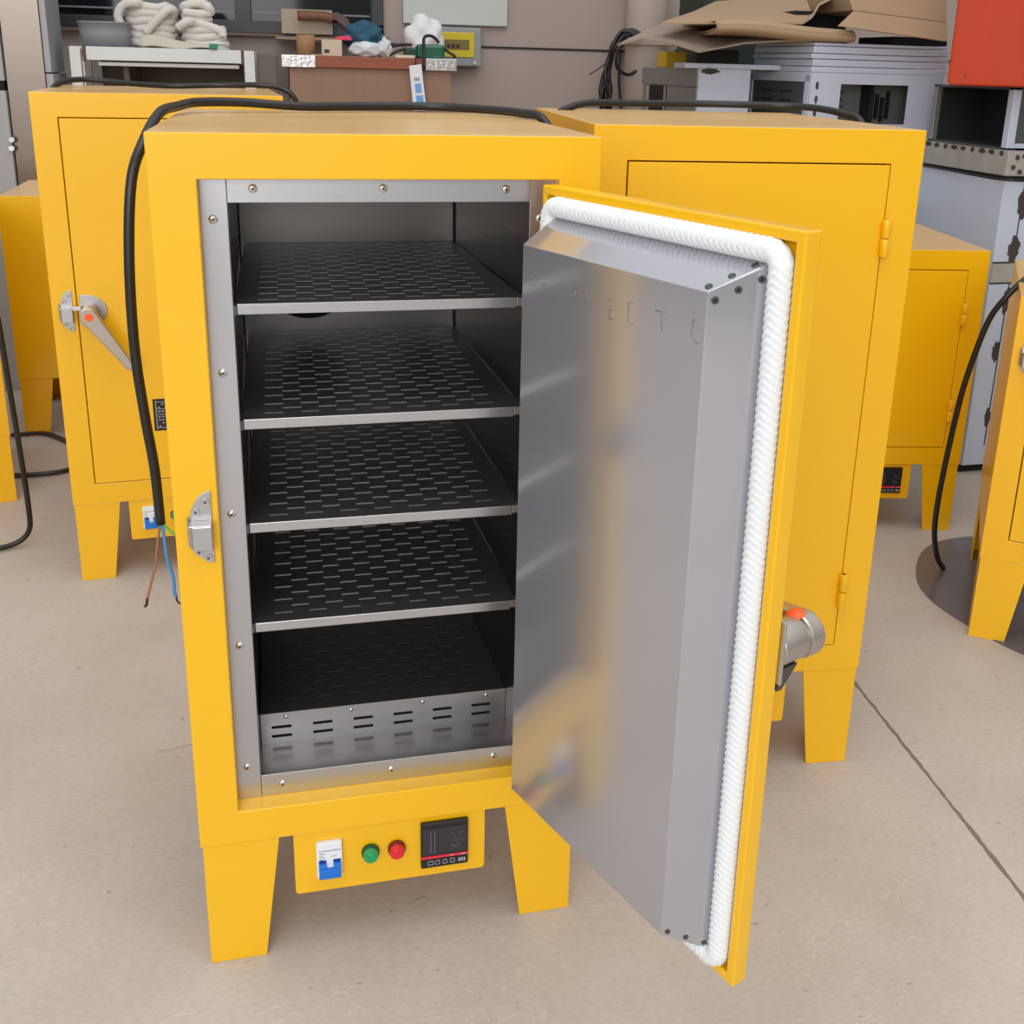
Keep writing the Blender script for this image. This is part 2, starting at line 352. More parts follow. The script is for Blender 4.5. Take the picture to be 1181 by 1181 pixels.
# chamber liner
xf0, xf1, xb0, xb1, yb, za, zb = .0877, .4683, .0800, .4470, .5212, .2968, 1.1213
ln = MB()
ln.add([(xf0,ry,za),(xb0,yb,za),(xb0,yb,zb),(xf0,ry,zb)], [(0,1,2,3)])
ln.add([(xf1,ry,za),(xb1,yb,za),(xb1,yb,zb),(xf1,ry,zb)], [(3,2,1,0)])
ln.add([(xb0,yb,za),(xb1,yb,za),(xb1,yb,zb),(xb0,yb,zb)], [(0,1,2,3)])
ln.add([(xf0,ry,zb),(xf1,ry,zb),(xb1,yb,zb),(xb0,yb,zb)], [(0,1,2,3)])
ln.add([(xf0,ry,za),(xf1,ry,za),(xb1,yb,za),(xb0,yb,za)], [(3,2,1,0)])
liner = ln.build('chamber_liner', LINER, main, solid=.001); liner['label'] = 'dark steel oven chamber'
for (x, rx, z, rz_) in ((.192,.064,.905,.046),(.393,.050,.911,.044)):
    n = 32; MB().prism([(x+rx*math.cos(2*PI*k/n), z+rz_*math.sin(2*PI*k/n)) for k in range(n)], yb-.002, yb-.0008).build('fan_opening', DARKH, liner)
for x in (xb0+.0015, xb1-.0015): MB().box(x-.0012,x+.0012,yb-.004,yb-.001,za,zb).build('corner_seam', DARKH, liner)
def slots(x0, x1, y0, y1, rows):
    hs = []; pit = (x1-x0)/6.5; dy = (y1-y0)/(rows-1)
    for r in range(rows):
        o = 0 if r % 2 == 0 else pit/2
        for k in range(7):
            a = x0+o+k*pit; b = a+pit*.52
            if b <= x1+.001: hs.append((round(a,5), round(b,5), round(y0+dy*r-.0024,5), round(y0+dy*r+.0024,5)))
    return hs
hs = slots(.118,.430,.066,.500,23)
for z in (.9911,.8359,.6873,.5359):
    s = slotted(.0915,.4455,.0425,.515,z-.0020,z,hs)
    s.add([(.4455,.0425,z),(.4645,.0425,z),(.4460,.515,z),(.4455,.515,z),(.4455,.0425,z-.002),(.4645,.0425,z-.002),(.4460,.515,z-.002),(.4455,.515,z-.002)],[(0,1,2,3),(7,6,5,4),(1,5,6,2)])
    sh = s.build('shelf', SHELF, main); sh['label'] = 'slotted sheet steel shelf'
    MB().box(.0915,.4550,.0405,.0425,z-.0135,z+.0004).build('shelf_lip', STEELH, sh, bevel=.0007)
    MB().box(.4562,.4655,.0425,.060,z-.0120,z-.0002).build('shelf_bracket', STEELH, sh, bevel=.0006)
    MB().box(.0880,.0905,.0425,.50,z-.0150,z-.002).build('shelf_bracket', SHELF, sh)
# bottom duct cover: slotted top, vent plate in front
hb = slots(.125,.425,.135,.490,17)
s = slotted(.089,.4455,.1049,.515,.3463,.3483,hb)
s.add([(.4455,.1049,.3483),(.4640,.1049,.3483),(.4460,.515,.3483),(.4455,.515,.3483)],[(0,1,2,3)])
dc = s.build('duct_cover', SHELF, main); dc['label'] = 'slotted steel cover over the bottom air duct'
vh = []
for k in range(6):
    a = .104+k*.0612
    for z in (.3085,.3240): vh.append((round(a,5),round(a+.0295,5),z-.0024,z+.0024))
vp = slotted(.0885,.4640,.2972,.3483,.1034,.1049,vh,'y').build('vent_plate', STEELH, dc)
for x in (.126,.223,.333,.433): vp2 = MB().dome((x,.1034,.3405),(0,-1,0),.0033,.0022); vp2.build('rivet', RIV, dc)
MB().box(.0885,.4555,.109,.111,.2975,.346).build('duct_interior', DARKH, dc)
# ---- open door
TH = 1.9518; HL = (.4742,-.0161,0); dw = .4324; z0, z1 = .246, 1.1484
d = MB(); rm = .0125; dt = .022; rc = -.013
o_ = [(-dw,z0),(0,z0),(0,z1),(-dw,z1)]; i_ = [(-dw+rm,z0+rm),(-.008,z0+rm),(-.008,z1-rm),(-dw+rm,z1-rm)]
vs = [(x,-dt,z) for x,z in o_]+[(x,0,z) for x,z in o_]+[(x,0,z) for x,z in i_]+[(x,rc,z) for x,z in i_]
fs = [(0,1,2,3)]
for k in range(4):
    j = (k+1) % 4; fs += [(k,4+k,4+j,j),(4+k,8+k,8+j,4+j),(8+k,12+k,12+j,8+j)]
fs.append((12,15,14,13))
d.add(vs, fs); door = d.build('door', YEL, main, bevel=.0022, loc=HL, rz=TH); door['label'] = 'open yellow door with insulated steel inner side'
hinge(door, T-.176, .031, -dt, .006); hinge(door, .377, .034, -dt, .006)
# plug (frustum with open back)
bu0, bu1, bz0, bz1 = .028, .3906, .2698, 1.1109; fu0, fu1, fz0, fz1, fy = .0395, .3622, .2982, 1.0825, .0554
p = MB()
rr = .010
def rrect(u0,u1,za_,zb_,y,r,n=5):
    out = []
    for (cx, cz, a0) in ((-u1+r,za_+r,PI),(-u0-r,za_+r,1.5*PI),(-u0-r,zb_-r,0),(-u1+r,zb_-r,PI/2)):
        for k in range(n): a = a0+PI/2*k/(n-1); out.append((cx+r*math.cos(a), y, cz+r*math.sin(a)))
    return out
ra = rrect(bu0,bu1,bz0,bz1,rc+.0005,.003); rb = rrect(bu0,bu1,bz0,bz1,.001,.003)
rc_ = rrect(fu0,fu1,fz0,fz1,fy,.0008)
n = len(ra)
p.add(ra+rb+rc_, [(k,(k+1)%n,n+(k+1)%n,n+k) for k in range(n)]+[(n+k,n+(k+1)%n,2*n+(k+1)%n,2*n+k) for k in range(n)]+[[2*n+k for k in range(n)]])
plug = p.build('insulation_plug', PLUGM, door, bevel=.0012); plug['label'] = 'welded stainless steel inner door box'
gp = []
g0u, g1u, g0z, g1z = .0185, .4050, .2655, 1.1240; gr = .016; ys = .0000
def arc(cx, cz, a0, k=8):
    return [(cx+gr*math.cos(a0+PI/2*i/k), ys, cz+gr*math.sin(a0+PI/2*i/k)) for i in range(k+1)]
cor = [(-g1u+gr,g0z+gr,PI),(-g0u-gr,g0z+gr,1.5*PI),(-g0u-gr,g1z-gr,0),(-g1u+gr,g1z-gr,PI/2)]
raw = []
for c4 in cor: raw += arc(*c4)
res = []
for i in range(len(raw)):
    a, b = Vector(raw[i]), Vector(raw[(i+1)%len(raw)]); k = max(1, int((b-a).length/.0017))
    for j in range(k): res.append(a.lerp(b, j/k))
def braid(sv, a):
    ch = abs(((a/(PI/2)) % 2)-1)          # chevron around the tube
    return .0128*(1+.055*math.sin(2*PI*(sv/.0085+ch*1.5)))
ga = MB().tube(res, .013, 28, raw=True, closed=True, rf=braid).build('gasket', GASK, door); ga['label'] = 'white braided fibre rope gasket'
# plug screws and etched marks
def onside(t, zc):  # free-side slope
    u = bu1+(fu1-bu1)*t; y = .0554*t; return Vector((-u,y,zc))
ns = Vector((-.0554,.0284,0)).normalized(); nt = Vector((0,.0284,.0554)).normalized()
for t in (.87,.5,.13):
    zc = bz1+(fz1-bz1)*t
    c0 = onside(t, zc-.012); s = MB().cyl(c0, c0+ns*.0012, .0042, .0038, 16); s.cur = 1; s.cyl(c0+ns*.0012, c0+ns*.0016, .0018, .0016, 8); s.build('screw', [SCREW, BLK], door)
    c1 = Vector((-(bu1+(fu1-bu1)*t)+.010, .0554*t, zc)); MB().cyl(c1, c1+nt*.0014, .0042, .0038, 16).build('screw', SCREW, door)
    zb_ = bz0+(fz0-bz0)*t; c0 = onside(t, zb_+.008); MB().cyl(c0, c0+ns*.0012, .0035, .0032, 16).build('screw', SCREW, door)
Md = Matrix.Translation(Vector(HL)) @ Matrix.Rotation(TH, 4, 'Z'); Mi = Md.inverted()
nO = Md @ Vector((0,fy,0)); nN = (Md.to_3x3() @ Vector((0,1,0)))
def face(px, py): v = Mi @ hit(px, py, nO, nN); v.y = fy+.0002; return v
mk = MB()
for st in ([(806,372),(799,368),(799,377),(797,383),(799,390),(803,396),(808,395)], [(731,349),(725,349),(724,372),(730,374)], [(756,358),(769,360)], [(763,360),(763,382)],
           [(664,333),(662,350)],[(662,333),(672,334)],[(663,341),(670,341)],[(676,335),(675,350)],[(703,345),(703,368)],[(703,345),(708,346)],[(703,357),(707,357)],[(703,368),(708,368)],
           [(626,322),(626,333)],[(633,323),(632,335)],[(626,328),(632,328)],[(615,322),(615,331)],[(612,322),(617,322)]):
    MB().tube([face(*q) for q in st], .0005, 4, raw=True).build('etched_mark', MARK, door)
handle(main, (Md @ Vector((0,-dt,0))), TH, math.radians(-4), .690, True)

# --- the other ovens
cordL = [(.215,1.68,1.02),(.208,1.70,1.12),(.200,1.70,1.187),(.168,1.705,1.2145),(.110,1.71,1.2225),(0,1.74,1.219),(-.112,1.72,1.2155),(-.228,1.78,1.218),(-.335,1.80,1.2255),(-.385,1.74,1.219),(-.405,1.68,1.195),(-.415,1.66,1.12),(-.42,1.66,1.0)]
oven((-.3869,1.3202,0), .0607, T, .6157, 'tall closed yellow oven behind the open one on the left, silver lever latch showing', cord=cordL)
cordR = [(.655,.78,1.05),(.668,.80,1.15),(.700,.81,1.196),(.728,.82,1.211),(.775,.83,1.2215),(.880,.84,1.222),(1.004,.84,1.2235),(1.10,.82,1.224),(1.19,.80,1.2235),(1.237,.74,1.222),(1.258,.66,1.2135),(1.262,.60,1.198),(1.262,.58,1.12),(1.27,.58,1.0)]
oven((.632,.3024,0), -.0824, T, .6157, 'tall closed yellow oven directly behind the open oven door, hinges on its right', cord=cordR)
oven((1.4996,1.3076,0), -.186, .836, .53, 'short closed yellow oven standing behind the right-hand tall oven by the steel housings')
oven((-.202,3.00,0), PI, .836, .50, 'short yellow oven farthest back at the left beside the grey column', cord=[(-.80,2.49,.012),(-.70,2.50,.010),(-.62,2.42,.010),(-.54,2.30,.010),(-.525,2.18,.010),(-.56,2.11,.010),(-.66,2.09,.010),(-.76,2.10,.010)])
cFL = [(-.645,1.62,.90),(-.600,1.60,.84),(-.575,1.56,.75),(-.563,1.55,.645),(-.556,1.55,.472),(-.549,1.55,.28),(-.545,1.55,.13),(-.552,1.56,.050),(-.585,1.555,.016),(-.64,1.535,.010),(-.72,1.52,.009)]
oven((-1.1935,1.766,0), .244, .836, .50, 'short yellow oven cut off by the left edge of the picture', cord=cFL)
cFR = [(1.95,.86,.848),(1.88,.81,.850),(1.842,.795,.842),(1.801,.80,.798),(1.779,.82,.738),(1.764,.84,.625),(1.760,.86,.509),(1.765,.89,.289),(1.787,.92,.152),(1.824,.945,.060),(1.865,.966,.009)]
oven((1.719,.645,0), -.615, .836, .53, 'short yellow oven cut off by the right edge, standing on a grey sheet', cord=cFR)
# ------------------------------------------------------------------ the setting
def floor_mat():
    m = bpy.data.materials.new('concrete'); m.use_nodes = True; nt = m.node_tree; N = nt.nodes; L = nt.links
    b = N['Principled BSDF']; tc = N.new('ShaderNodeTexCoord')
    def noise(sc, det=6, st=(1,1,1), rough=.6):
        mp = N.new('ShaderNodeMapping'); mp.inputs['Scale'].default_value = st; L.new(tc.outputs['Object'], mp.inputs['Vector'])
        n = N.new('ShaderNodeTexNoise'); n.inputs['Scale'].default_value = sc; n.inputs['Detail'].default_value = det; n.inputs['Roughness'].default_value = rough
        L.new(mp.outputs[0], n.inputs['Vector']); return n.outputs['Fac']
    def math_(op, a, b_=None, c=None):
        n = N.new('ShaderNodeMath'); n.operation = op
        for i, v in enumerate((a, b_, c)):
            if v is None: continue
            if isinstance(v, (int, float)): n.inputs[i].default_value = v
            else: L.new(v, n.inputs[i])
        return n.outputs[0]
    def ramp(f, stops):
        r = N.new('ShaderNodeValToRGB'); L.new(f, r.inputs[0])
        while len(r.color_ramp.elements) < len(stops): r.color_ramp.elements.new(.5)
        for e, (p_, c) in zip(r.color_ramp.elements, stops): e.position = p_; e.color = c if len(c) == 4 else lin(c)
        return r.outputs[0]
    def mix(f, a, b_, mode='MIX'):
        x = N.new('ShaderNodeMix'); x.data_type = 'RGBA'; x.blend_type = mode
        if isinstance(f, (int, float)): x.inputs[0].default_value = f
        else: L.new(f, x.inputs[0])
        for i, v in ((6, a), (7, b_)):
            if isinstance(v, tuple): x.inputs[i].default_value = v
            else: L.new(v, x.inputs[i])
        return x.outputs[2]
    base = ramp(noise(2.2, 8), [(.3, (178,168,157)), (.5, (187,178,168)), (.72, (195,187,178))])
    fine = ramp(noise(70, 5, (1,2.6,1)), [(.3, (.78,.78,.78,1)), (.6, (1,1,1,1))])
    col = mix(.6, base, fine, 'MULTIPLY')
    # small dark pits and pale scuffs
    pits = math_('GREATER_THAN', noise(26, 3, (1,1.8,1)), .70)
    col = mix(math_('MULTIPLY', pits, .40), col, lin((96,84,76)))
    sc = math_('MULTIPLY', math_('LESS_THAN', math_('ABSOLUTE', math_('SUBTRACT', noise(5, 4, (1,1.6,1)), .5)), .0028), math_('GREATER_THAN', noise(3.1, 2), .56))
    col = mix(math_('MULTIPLY', sc, .32), col, lin((214,204,194)))
    sep = N.new('ShaderNodeSeparateXYZ'); L.new(tc.outputs['Object'], sep.inputs[0])
    wob = math_('MULTIPLY', math_('SUBTRACT', noise(30, 5), .5), .010)
    # long expansion joint running front to back at the right
    lx = math_('ADD', math_('MULTIPLY', sep.outputs[1], .077), 1.305)
    dx = math_('ABSOLUTE', math_('ADD', math_('SUBTRACT', sep.outputs[0], lx), wob))
    wv = math_('ADD', math_('MULTIPLY', noise(14, 5), .009), -.0005)
    j = math_('LESS_THAN', dx, wv)
    # cross crack at the left and hairline continuation at the right
    dy = math_('ABSOLUTE', math_('ADD', math_('SUBTRACT', sep.outputs[1], math_('ADD', math_('MULTIPLY', sep.outputs[0], .20), .572)), wob))
    inx = math_('MULTIPLY', math_('LESS_THAN', math_('ABSOLUTE', math_('ADD', sep.outputs[0], .06)), .07), 1.0)
    j2 = math_('MULTIPLY', math_('LESS_THAN', dy, .0020), inx)
    col = mix(math_('MULTIPLY', j, .80), col, lin((92,80,70)))
    col = mix(math_('MULTIPLY', j2, .45), col, lin((110,98,88)))
    L.new(col, b.inputs['Base Color']); b.inputs['Roughness'].default_value = .62
    h = math_('SUBTRACT', math_('ADD', math_('MULTIPLY', noise(38, 8, (1,2,1)), .6), math_('MULTIPLY', noise(180, 3), .3)), math_('MULTIPLY', j, 1.5))
    bp = N.new('ShaderNodeBump'); bp.inputs['Strength'].default_value = .30; bp.inputs['Distance'].default_value = .003
    L.new(h, bp.inputs['Height']); L.new(bp.outputs[0], b.inputs['Normal'])
    return m
fl = MB().box(-4, 7, -5, 4.2, -.1, 0).build('floor', floor_mat()); struct(fl, 'worn beige grey concrete floor with a dark expansion joint', 'floor')
WALL = mat('beige_wall', (172,157,148), rough=.6, var=.05, vscale=2, bump=.1, bscale=120)
WY = 4.0
w = MB()
wx0, wx1, wz0, wz1 = -.86, .655, 1.400, 2.35      # window opening
w.box(-4, wx0, WY, WY+.15, 0, 4.2); w.box(wx1, 7, WY, WY+.15, 0, 4.2); w.box(wx0, wx1, WY, WY+.15, 0, wz0); w.box(wx0, wx1, WY, WY+.15, wz1, 4.2)
struct(w.build('wall_back', WALL), 'beige grey back wall of the workshop', 'wall')
seam = at(630, 56.5, WY).z
struct(MB().box(.66, 7, WY-.006, WY, seam-.005, seam+.005).build('trim_1', mat('dark_seam', (40,36,34), rough=.7)), 'thin dark horizontal joint across the back wall', 'trim')
WF = mat('dark_window_frame', (52,52,56), rough=.4)
GL = mat('dark_glass', (22,26,32), rough=.06, spec=.35)
wi = empty('window_1', (0, WY, wz0)); struct(wi, 'dark framed window in the back wall with pale light lines', 'window')
f = MB(); f.box(wx0, wx1, -.03, .05, 0, .055); f.box(wx0, wx1, -.03, .05, wz1-wz0-.05, wz1-wz0); f.box(wx0, wx0+.05, -.03, .05, 0, wz1-wz0); f.box(wx1-.055, wx1, -.03, .05, 0, wz1-wz0)
for x in (.02,): f.box(x-.035, x+.035, -.028, .05, 0, wz1-wz0)
f.build('window_frame', WF, wi, bevel=.003)
MB().box(wx0+.04, wx1-.04, .02, .03, .04, wz1-wz0-.04).build('pane', GL, wi)
g = MB(); g.box(wx0+.05, -.02, .008, .02, .085, .093); g.box(.06, wx1-.06, .008, .02, .088, .096); g.build('glass_reflection', mat('pale_reflection', (120,124,128), rough=.4), wi)  # pale bars stand in for light lines reflected in the glass
struct(MB().box(wx0-.02, wx1+.02, WY-.05, WY, wz0-.012, wz0).build('trim_2', mat('sill_brown', (120,98,84), rough=.7)), 'brownish window sill under the dark window', 'trim')
# white pipe-like pillar against the wall
pp = at(745, 20, WY-.12)
pi = MB(); pi.cyl((pp.x, WY-.13, .9), (pp.x, WY-.13, 3.2), .098, .098, 40)
pl = pi.build('pillar', mat('cream_pipe', (214,200,188), rough=.35)); struct(pl, 'cream round pipe standing against the back wall', 'pillar')
MB().box(-.145, .15, -.12, .10, 0, .018).build('pipe_flange', mat('cream_flange', (176,160,150), rough=.5), None, loc=(pp.x, WY-.13, 1.400))
fo = bpy.data.objects['pipe_flange']; fo.parent = pl; 

# grey floor sheet under the right-hand oven
n = 64; poly = []
for k in range(n):
    a = 2*PI*k/n; r = .385*(1+.02*math.sin(3*a+1)+.012*math.sin(7*a))
    poly.append((2.115+r*math.cos(a), .765+r*1.02*math.sin(a)))
m_ = MB(); rows = []
vs = [(x,y,.003) for x,y in poly]+[(x,y,.0002) for x,y in poly]; m_.add(vs, [list(range(n))]+[(i, n+i, n+(i+1)%n, (i+1)%n) for i in range(n)])
tag(m_.build('floor_sheet', mat('grey_film', (104,99,100), rough=.22, bump=.8, bscale=16, var=.2, vscale=9)), 'round dark grey sheet lying on the floor under the right-hand short oven', 'sheet')

# ------------------------------------------------------------------ left background
STN = mat('brown_steel', (128,118,110), rough=.28, metal=.85, bump=.05, stretch=(1,1,.05), var=.12, vscale=3)
LG = mat('light_grey_paint', (165,166,168), rough=.5, var=.08, vscale=6)
cy = 3.10
a, b_ = at(9, 100, cy).x, at(53, 100, cy).x; c = at(62, 100, cy).x
col = MB().box(a, b_, cy, cy+.30, 0, 2.1).build('steel_column', STN); tag(col, 'dark brushed steel cabinet side rising at the left edge behind the yellow ovens', 'cabinet')
MB().box(b_+.002, c, cy+.01, cy+.28, 0, 1.215).build('edge_strip', LG, col); MB().box(b_+.002, c-.004, cy+.01, cy+.28, 1.221, 2.1).build('edge_strip', LG, col)
gc = empty('grey_cabinet', (a-.35, cy-.02, 0)); tag(gc, 'light grey cabinet with bolts at the far left edge', 'cabinet')
zt = at(0, 93, cy).z
MB().box(0, .345, 0, .3, 0, zt-.035).build('lower_door', LG, gc, bevel=.002); MB().box(0, .345, 0, .3, zt+.0, 2.05).build('upper_door', LG, gc, bevel=.002)
MB().box(.005, .34, .01, .3, zt-.035, zt).build('shadow_gap', DARKH, gc)
for py in (161, 171):
    q = at(14, py, cy-.02); MB().cyl((q.x-(a-.35), 0, q.z), (q.x-(a-.35), -.012, q.z), .012, .010, 12).build('bolt', RIV, gc)

# white metal rack with ropes
SY = 3.2
WM = mat('white_enamel', (214,217,216), rough=.45, var=.05, vscale=10)
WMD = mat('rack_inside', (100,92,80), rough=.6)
x0 = at(78, 52, SY).x; x1 = at(293, 60, SY).x; zt = 1.318; D = .55
rk = empty('metal_rack', (x0, SY, 0)); W_ = x1-x0; tag(rk, 'white metal rack at the back left carrying white ropes', 'rack')
MB().box(.062, W_-.045, 0, .02, zt-.050, zt).build('front_rail', WM, rk, bevel=.002)
MB().box(.10, W_-.06, .02, .04, zt-.070, zt-.056).build('lower_rail', WM, rk, bevel=.002)
MB().box(.005, W_-.005, .022, D, zt-.012, zt-.0005).build('top_sheet', WM, rk)
for xx, yy in ((0,0),(W_-.042,0),(0,D-.04),(W_-.042,D-.04)):
    lg = MB(); lg.box(xx, xx+.042, yy, yy+.004, 0, zt+(-.002)); lg.box(xx, xx+.004, yy, yy+.04, 0, zt-.002); lg.build('leg', WM, rk, bevel=.001)
MB().box(.048, .052, .0, .004, zt-.30, zt-.04).build('brace', WM, rk)
MB().box(.05, .062, -.002, .012, zt-.055, zt+.001).build('rusty_corner', mat('rust', (98,72,66), rough=.8), rk)
MB().box(W_-.05, W_-.042, -.002, .012, zt-.055, zt+.001).build('rusty_corner', bpy.data.materials['rust'], rk)
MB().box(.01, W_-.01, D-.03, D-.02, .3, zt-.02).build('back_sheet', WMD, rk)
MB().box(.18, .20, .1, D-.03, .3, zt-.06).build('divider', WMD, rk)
db = MB().box(x1+.010, at(320, 80, SY+.05).x, SY+.03, SY+.45, 0, at(300, 61, SY).z).build('dark_locker', mat('dark_taupe', (100,90,82), rough=.5), bevel=.004); tag(db, 'dark taupe metal box standing right of the white rack', 'box')
ROPE = mat('white_rope', (218,212,204), rough=.9, bump=.7, bscale=260, var=.06, vscale=40)
def racetrack(cx, cy_, z, w, d, n=36):
    return [(cx+w*math.copysign(abs(math.cos(t))**.6, math.cos(t)), cy_+d*math.copysign(abs(math.sin(t))**.6, math.sin(t)), z) for t in [2*PI*k/n for k in range(n)]]
def rope(name, pxc, pxw, nl, label, extra, dz=.027):
    cx = at(pxc, 40, SY+.16).x; wv = pxw*4.75/1228/2-.016
    mb = MB(); z0_ = zt+.0215
    for k in range(nl):
        rng = random.Random(k+int(pxc)); ww = wv*(1-.03*k+.05*rng.random())
        mb.tube([(p[0]+.006*rng.random(), p[1], z0_+dz*k+.004*math.sin(5*i/36*2*PI+k)) for i, p in enumerate(racetrack(cx+.01*(rng.random()-.5), SY+.205, 0, ww, .075))], .0165, 10, raw=True, closed=True)
    for ex in extra: mb.tube(ex, .0165, 10)
    o = mb.build(name, ROPE); tag(o, label, 'rope'); return o
R = lambda px, py, dy=0: tuple(at(px, py, SY+.105+dy))
rope('rope_coil', 174, 52, 6, 'larger bundle of thick white rope beside the grey pan', [[R(141,32),R(136,18),R(142,6),R(156,3),R(168,8,.05)], [R(168,38),R(180,24,-.01),R(192,12,-.01),R(200,12,.02),R(198,24,.08)]])
rope('rope_coil', 234, 46, 3, 'second bundle of thick white rope nearer the dark locker', [[R(205,32),R(216,25,-.01),R(226,26,.02),R(240,30,.02),R(255,36,.02),R(257,42,.02)], [R(222,6,.1),R(238,7,.03),R(243,14,.04),R(230,16,.03),R(212,14,.05)], [R(211,18,.06),R(230,22,.04),R(243,22,.06)], [R(211,10,.08),R(214,6,.06),R(232,4,.05),R(241,7,.07)]])
# cloth lying in front of the ropes
rows = []
for i in range(11):
    t = i/10; q = at(162+83*t, 44+6*t, SY+.03); r0 = []
    for k in range(7):
        u = k/6; hh = (.030+.028*math.sin(PI*min(1, t*1.6+.1)))*math.sin(PI*u)*(1-.55*t)
        r0.append((q.x, SY+.008+.07*u, zt+.003+hh+.004*math.sin(9*t+4*u)))
    rows.append(r0)
tag(MB().loft(rows).build('rag', mat('cream_cloth', (196,188,172), rough=.95, bump=.5, bscale=90), sub=1, solid=.003), 'cream cloth rag crumpled in front of the white ropes', 'cloth')
q = at(252, 46, SY+.05); sp = MB(); sp.cyl((q.x, SY+.05, zt+.001), (q.x, SY+.05, zt+.006), .040, .042, 28); sp.cyl((q.x, SY+.05, zt+.006), (q.x, SY+.05, zt+.020), .030, .030, 28); sp.cyl((q.x, SY+.05, zt+.020), (q.x, SY+.05, zt+.025), .040, .040, 28)
tag(sp.build('tape_reel', mat('white_tape', (215,222,216), rough=.5)), 'white and green tape reel at the right end of the rack', 'reel')
q2 = at(246, 50, SY+.0); MB().box(q2.x-.015, q2.x+.012, -.010+SY, SY+.012, zt+.001, zt+.022).build('green_tag', mat('teal_green', (20,130,100), rough=.5), bevel=.003)
tag(bpy.data.objects['green_tag'], 'small green clip lying beside the tape reel', 'clip')
# grey oval pan
q = at(123, 38, SY+.12); n = 36; pn = MB(); hh = at(122, 24, SY+.05).z-zt-.004; prof = [(.84,.002),(.90,0),(.97,hh*.55),(1.0,hh),(1.03,hh),(1.03,hh-.006),(.985,hh-.006),(.94,hh*.5),(.86,.006)]
vs = []; aw, ad = .096, .068
for (s_, z) in prof: vs += [(q.x+aw*s_*math.cos(2*PI*k/n), SY+.078+ad*s_*math.sin(2*PI*k/n), zt+.001+z) for k in range(n)]
fs = [(j*n+k, j*n+(k+1)%n, (j+1)*n+(k+1)%n, (j+1)*n+k) for j in range(len(prof)-1) for k in range(n)]+[list(range(n)), [(len(prof)-1)*n+k for k in range(n)]]
tag(pn.add(vs, fs, True).build('oval_pan', mat('grey_tin', (140,144,152), rough=.7)), 'grey oval tin pan at the left end of the white rack', 'pan')

# plywood workbench
BY = 3.2; x0 = at(325, 62, BY).x; x1 = at(526, 68, BY).x; bt = 1.306; D = .45
wb = empty('workbench', (x0, BY, 0)); W_ = x1-x0; tag(wb, 'plywood workbench with reddish top board and metal end caps', 'workbench')
MB().box(0, W_, 0, D, bt-.044, bt).build('worktop', mat('red_wood', (150,80,56), rough=.5, bump=.2, bscale=30, stretch=(.2,1,4), var=.35, vscale=9), wb, bevel=.002)
ALU = mat('crumpled_alu', (196,198,200), rough=.3, metal=.9, bump=.8, bscale=70)
ec = at(364, 70, BY).x-x0; ed = at(488, 72, BY).x-x0
for u0, u1 in ((-.003, ec), (ed, W_+.003)):
    e_ = MB().box(u0, u1, -.004, .10, bt-.046, bt+.0015); e_.build('end_cap', ALU, wb, bevel=.002)
px0 = at(334, 90, BY+.02).x-x0; px1 = at(520, 90, BY+.02).x-x0
MB().box(px0, px1, .02, D-.02, .0, bt-.044).build('panel', mat('plywood', (150,116,94), rough=.55, bump=.15, bscale=40, stretch=(3,3,.3), var=.14, vscale=14), wb, bevel=.002)
# things on the workbench
def onb(px, dy=0): return at(px, 60, BY+dy).x
cr = MB(); qx = onb(353, .08); cr.cyl((qx, BY+.08, bt+.0005), (qx, BY+.08, at(353,40,BY+.08).z), .037, .037, 28)
o = cr.build('cardboard_core', mat('kraft_tube', (158,118,80), rough=.8, var=.2, vscale=30)); tag(o, 'brown cardboard tube core on the left end of the workbench', 'tube')
q = onb(384, .08); bx = MB().box(q-.045, q+.035, BY+.05, BY+.12, bt+.0005, at(384,46,BY+.08).z); tag(bx.build('small_box', mat('cream_card', (205,186,164), rough=.8), bevel=.002), 'small cream carton with a dark mark on the workbench', 'box')
mm = MB().box(q-.036, q-.016, BY+.0485, BY+.0498, bt+.012, bt+.026).build('dark_mark', BLK, bpy.data.objects['small_box'])
tag(MB().box(q-.09, q-.045, BY+.03, BY+.06, bt+.0005, bt+.006).build('wood_chip', mat('pale_wood', (190,150,110), rough=.8)), 'thin pale wooden chip left of the cream carton', 'offcut')
q = onb(393, .09); pk = MB(); pk.hexa([(q-.025,BY+.07,bt+.0625),(q+.045,BY+.07,bt+.0625),(q+.050,BY+.11,bt+.068),(q-.015,BY+.11,bt+.066)], [(q-.015,BY+.07,bt+.074),(q+.035,BY+.07,bt+.080),(q+.040,BY+.11,bt+.084),(q-.010,BY+.11,bt+.078)])
tag(pk.build('pink_cloth', mat('pink_cloth', (222,70,104), rough=.8), bevel=.003), 'bright pink scrap lying on the cream carton', 'cloth')
# blue motor-like glove bundle in clear film
def blob(name, c, r, m, label, cat, amp=.25, seed=1, n=18, fr=3.1):
    rng = random.Random(seed); ph = [rng.random()*6 for _ in range(6)]; vs = []; c = Vector(c)
    for i in range(n+1):
        th = PI*i/n
        for k in range(2*n):
            p_ = 2*PI*k/(2*n); dd = Vector((math.sin(th)*math.cos(p_), math.sin(th)*math.sin(p_), math.cos(th)))
            f_ = 1+amp*(math.sin(fr*dd.x*2+ph[0])*math.sin(fr*dd.z*2+ph[1])+.6*math.sin(fr*2*dd.y+ph[2]+dd.x*5)*math.sin(fr*3*dd.z+ph[3]))*.6
            v = c+Vector((dd.x*r[0], dd.y*r[1], dd.z*r[2]))*f_
            v.z = max(v.z, c.z-r[2]*.8); vs.append(v)
    fs = [(i*2*n+k, i*2*n+(k+1)%(2*n), (i+1)*2*n+(k+1)%(2*n), (i+1)*2*n+k) for i in range(n) for k in range(2*n)]
    o = MB().add(vs, fs, True).build(name, m); tag(o, label, cat); return o
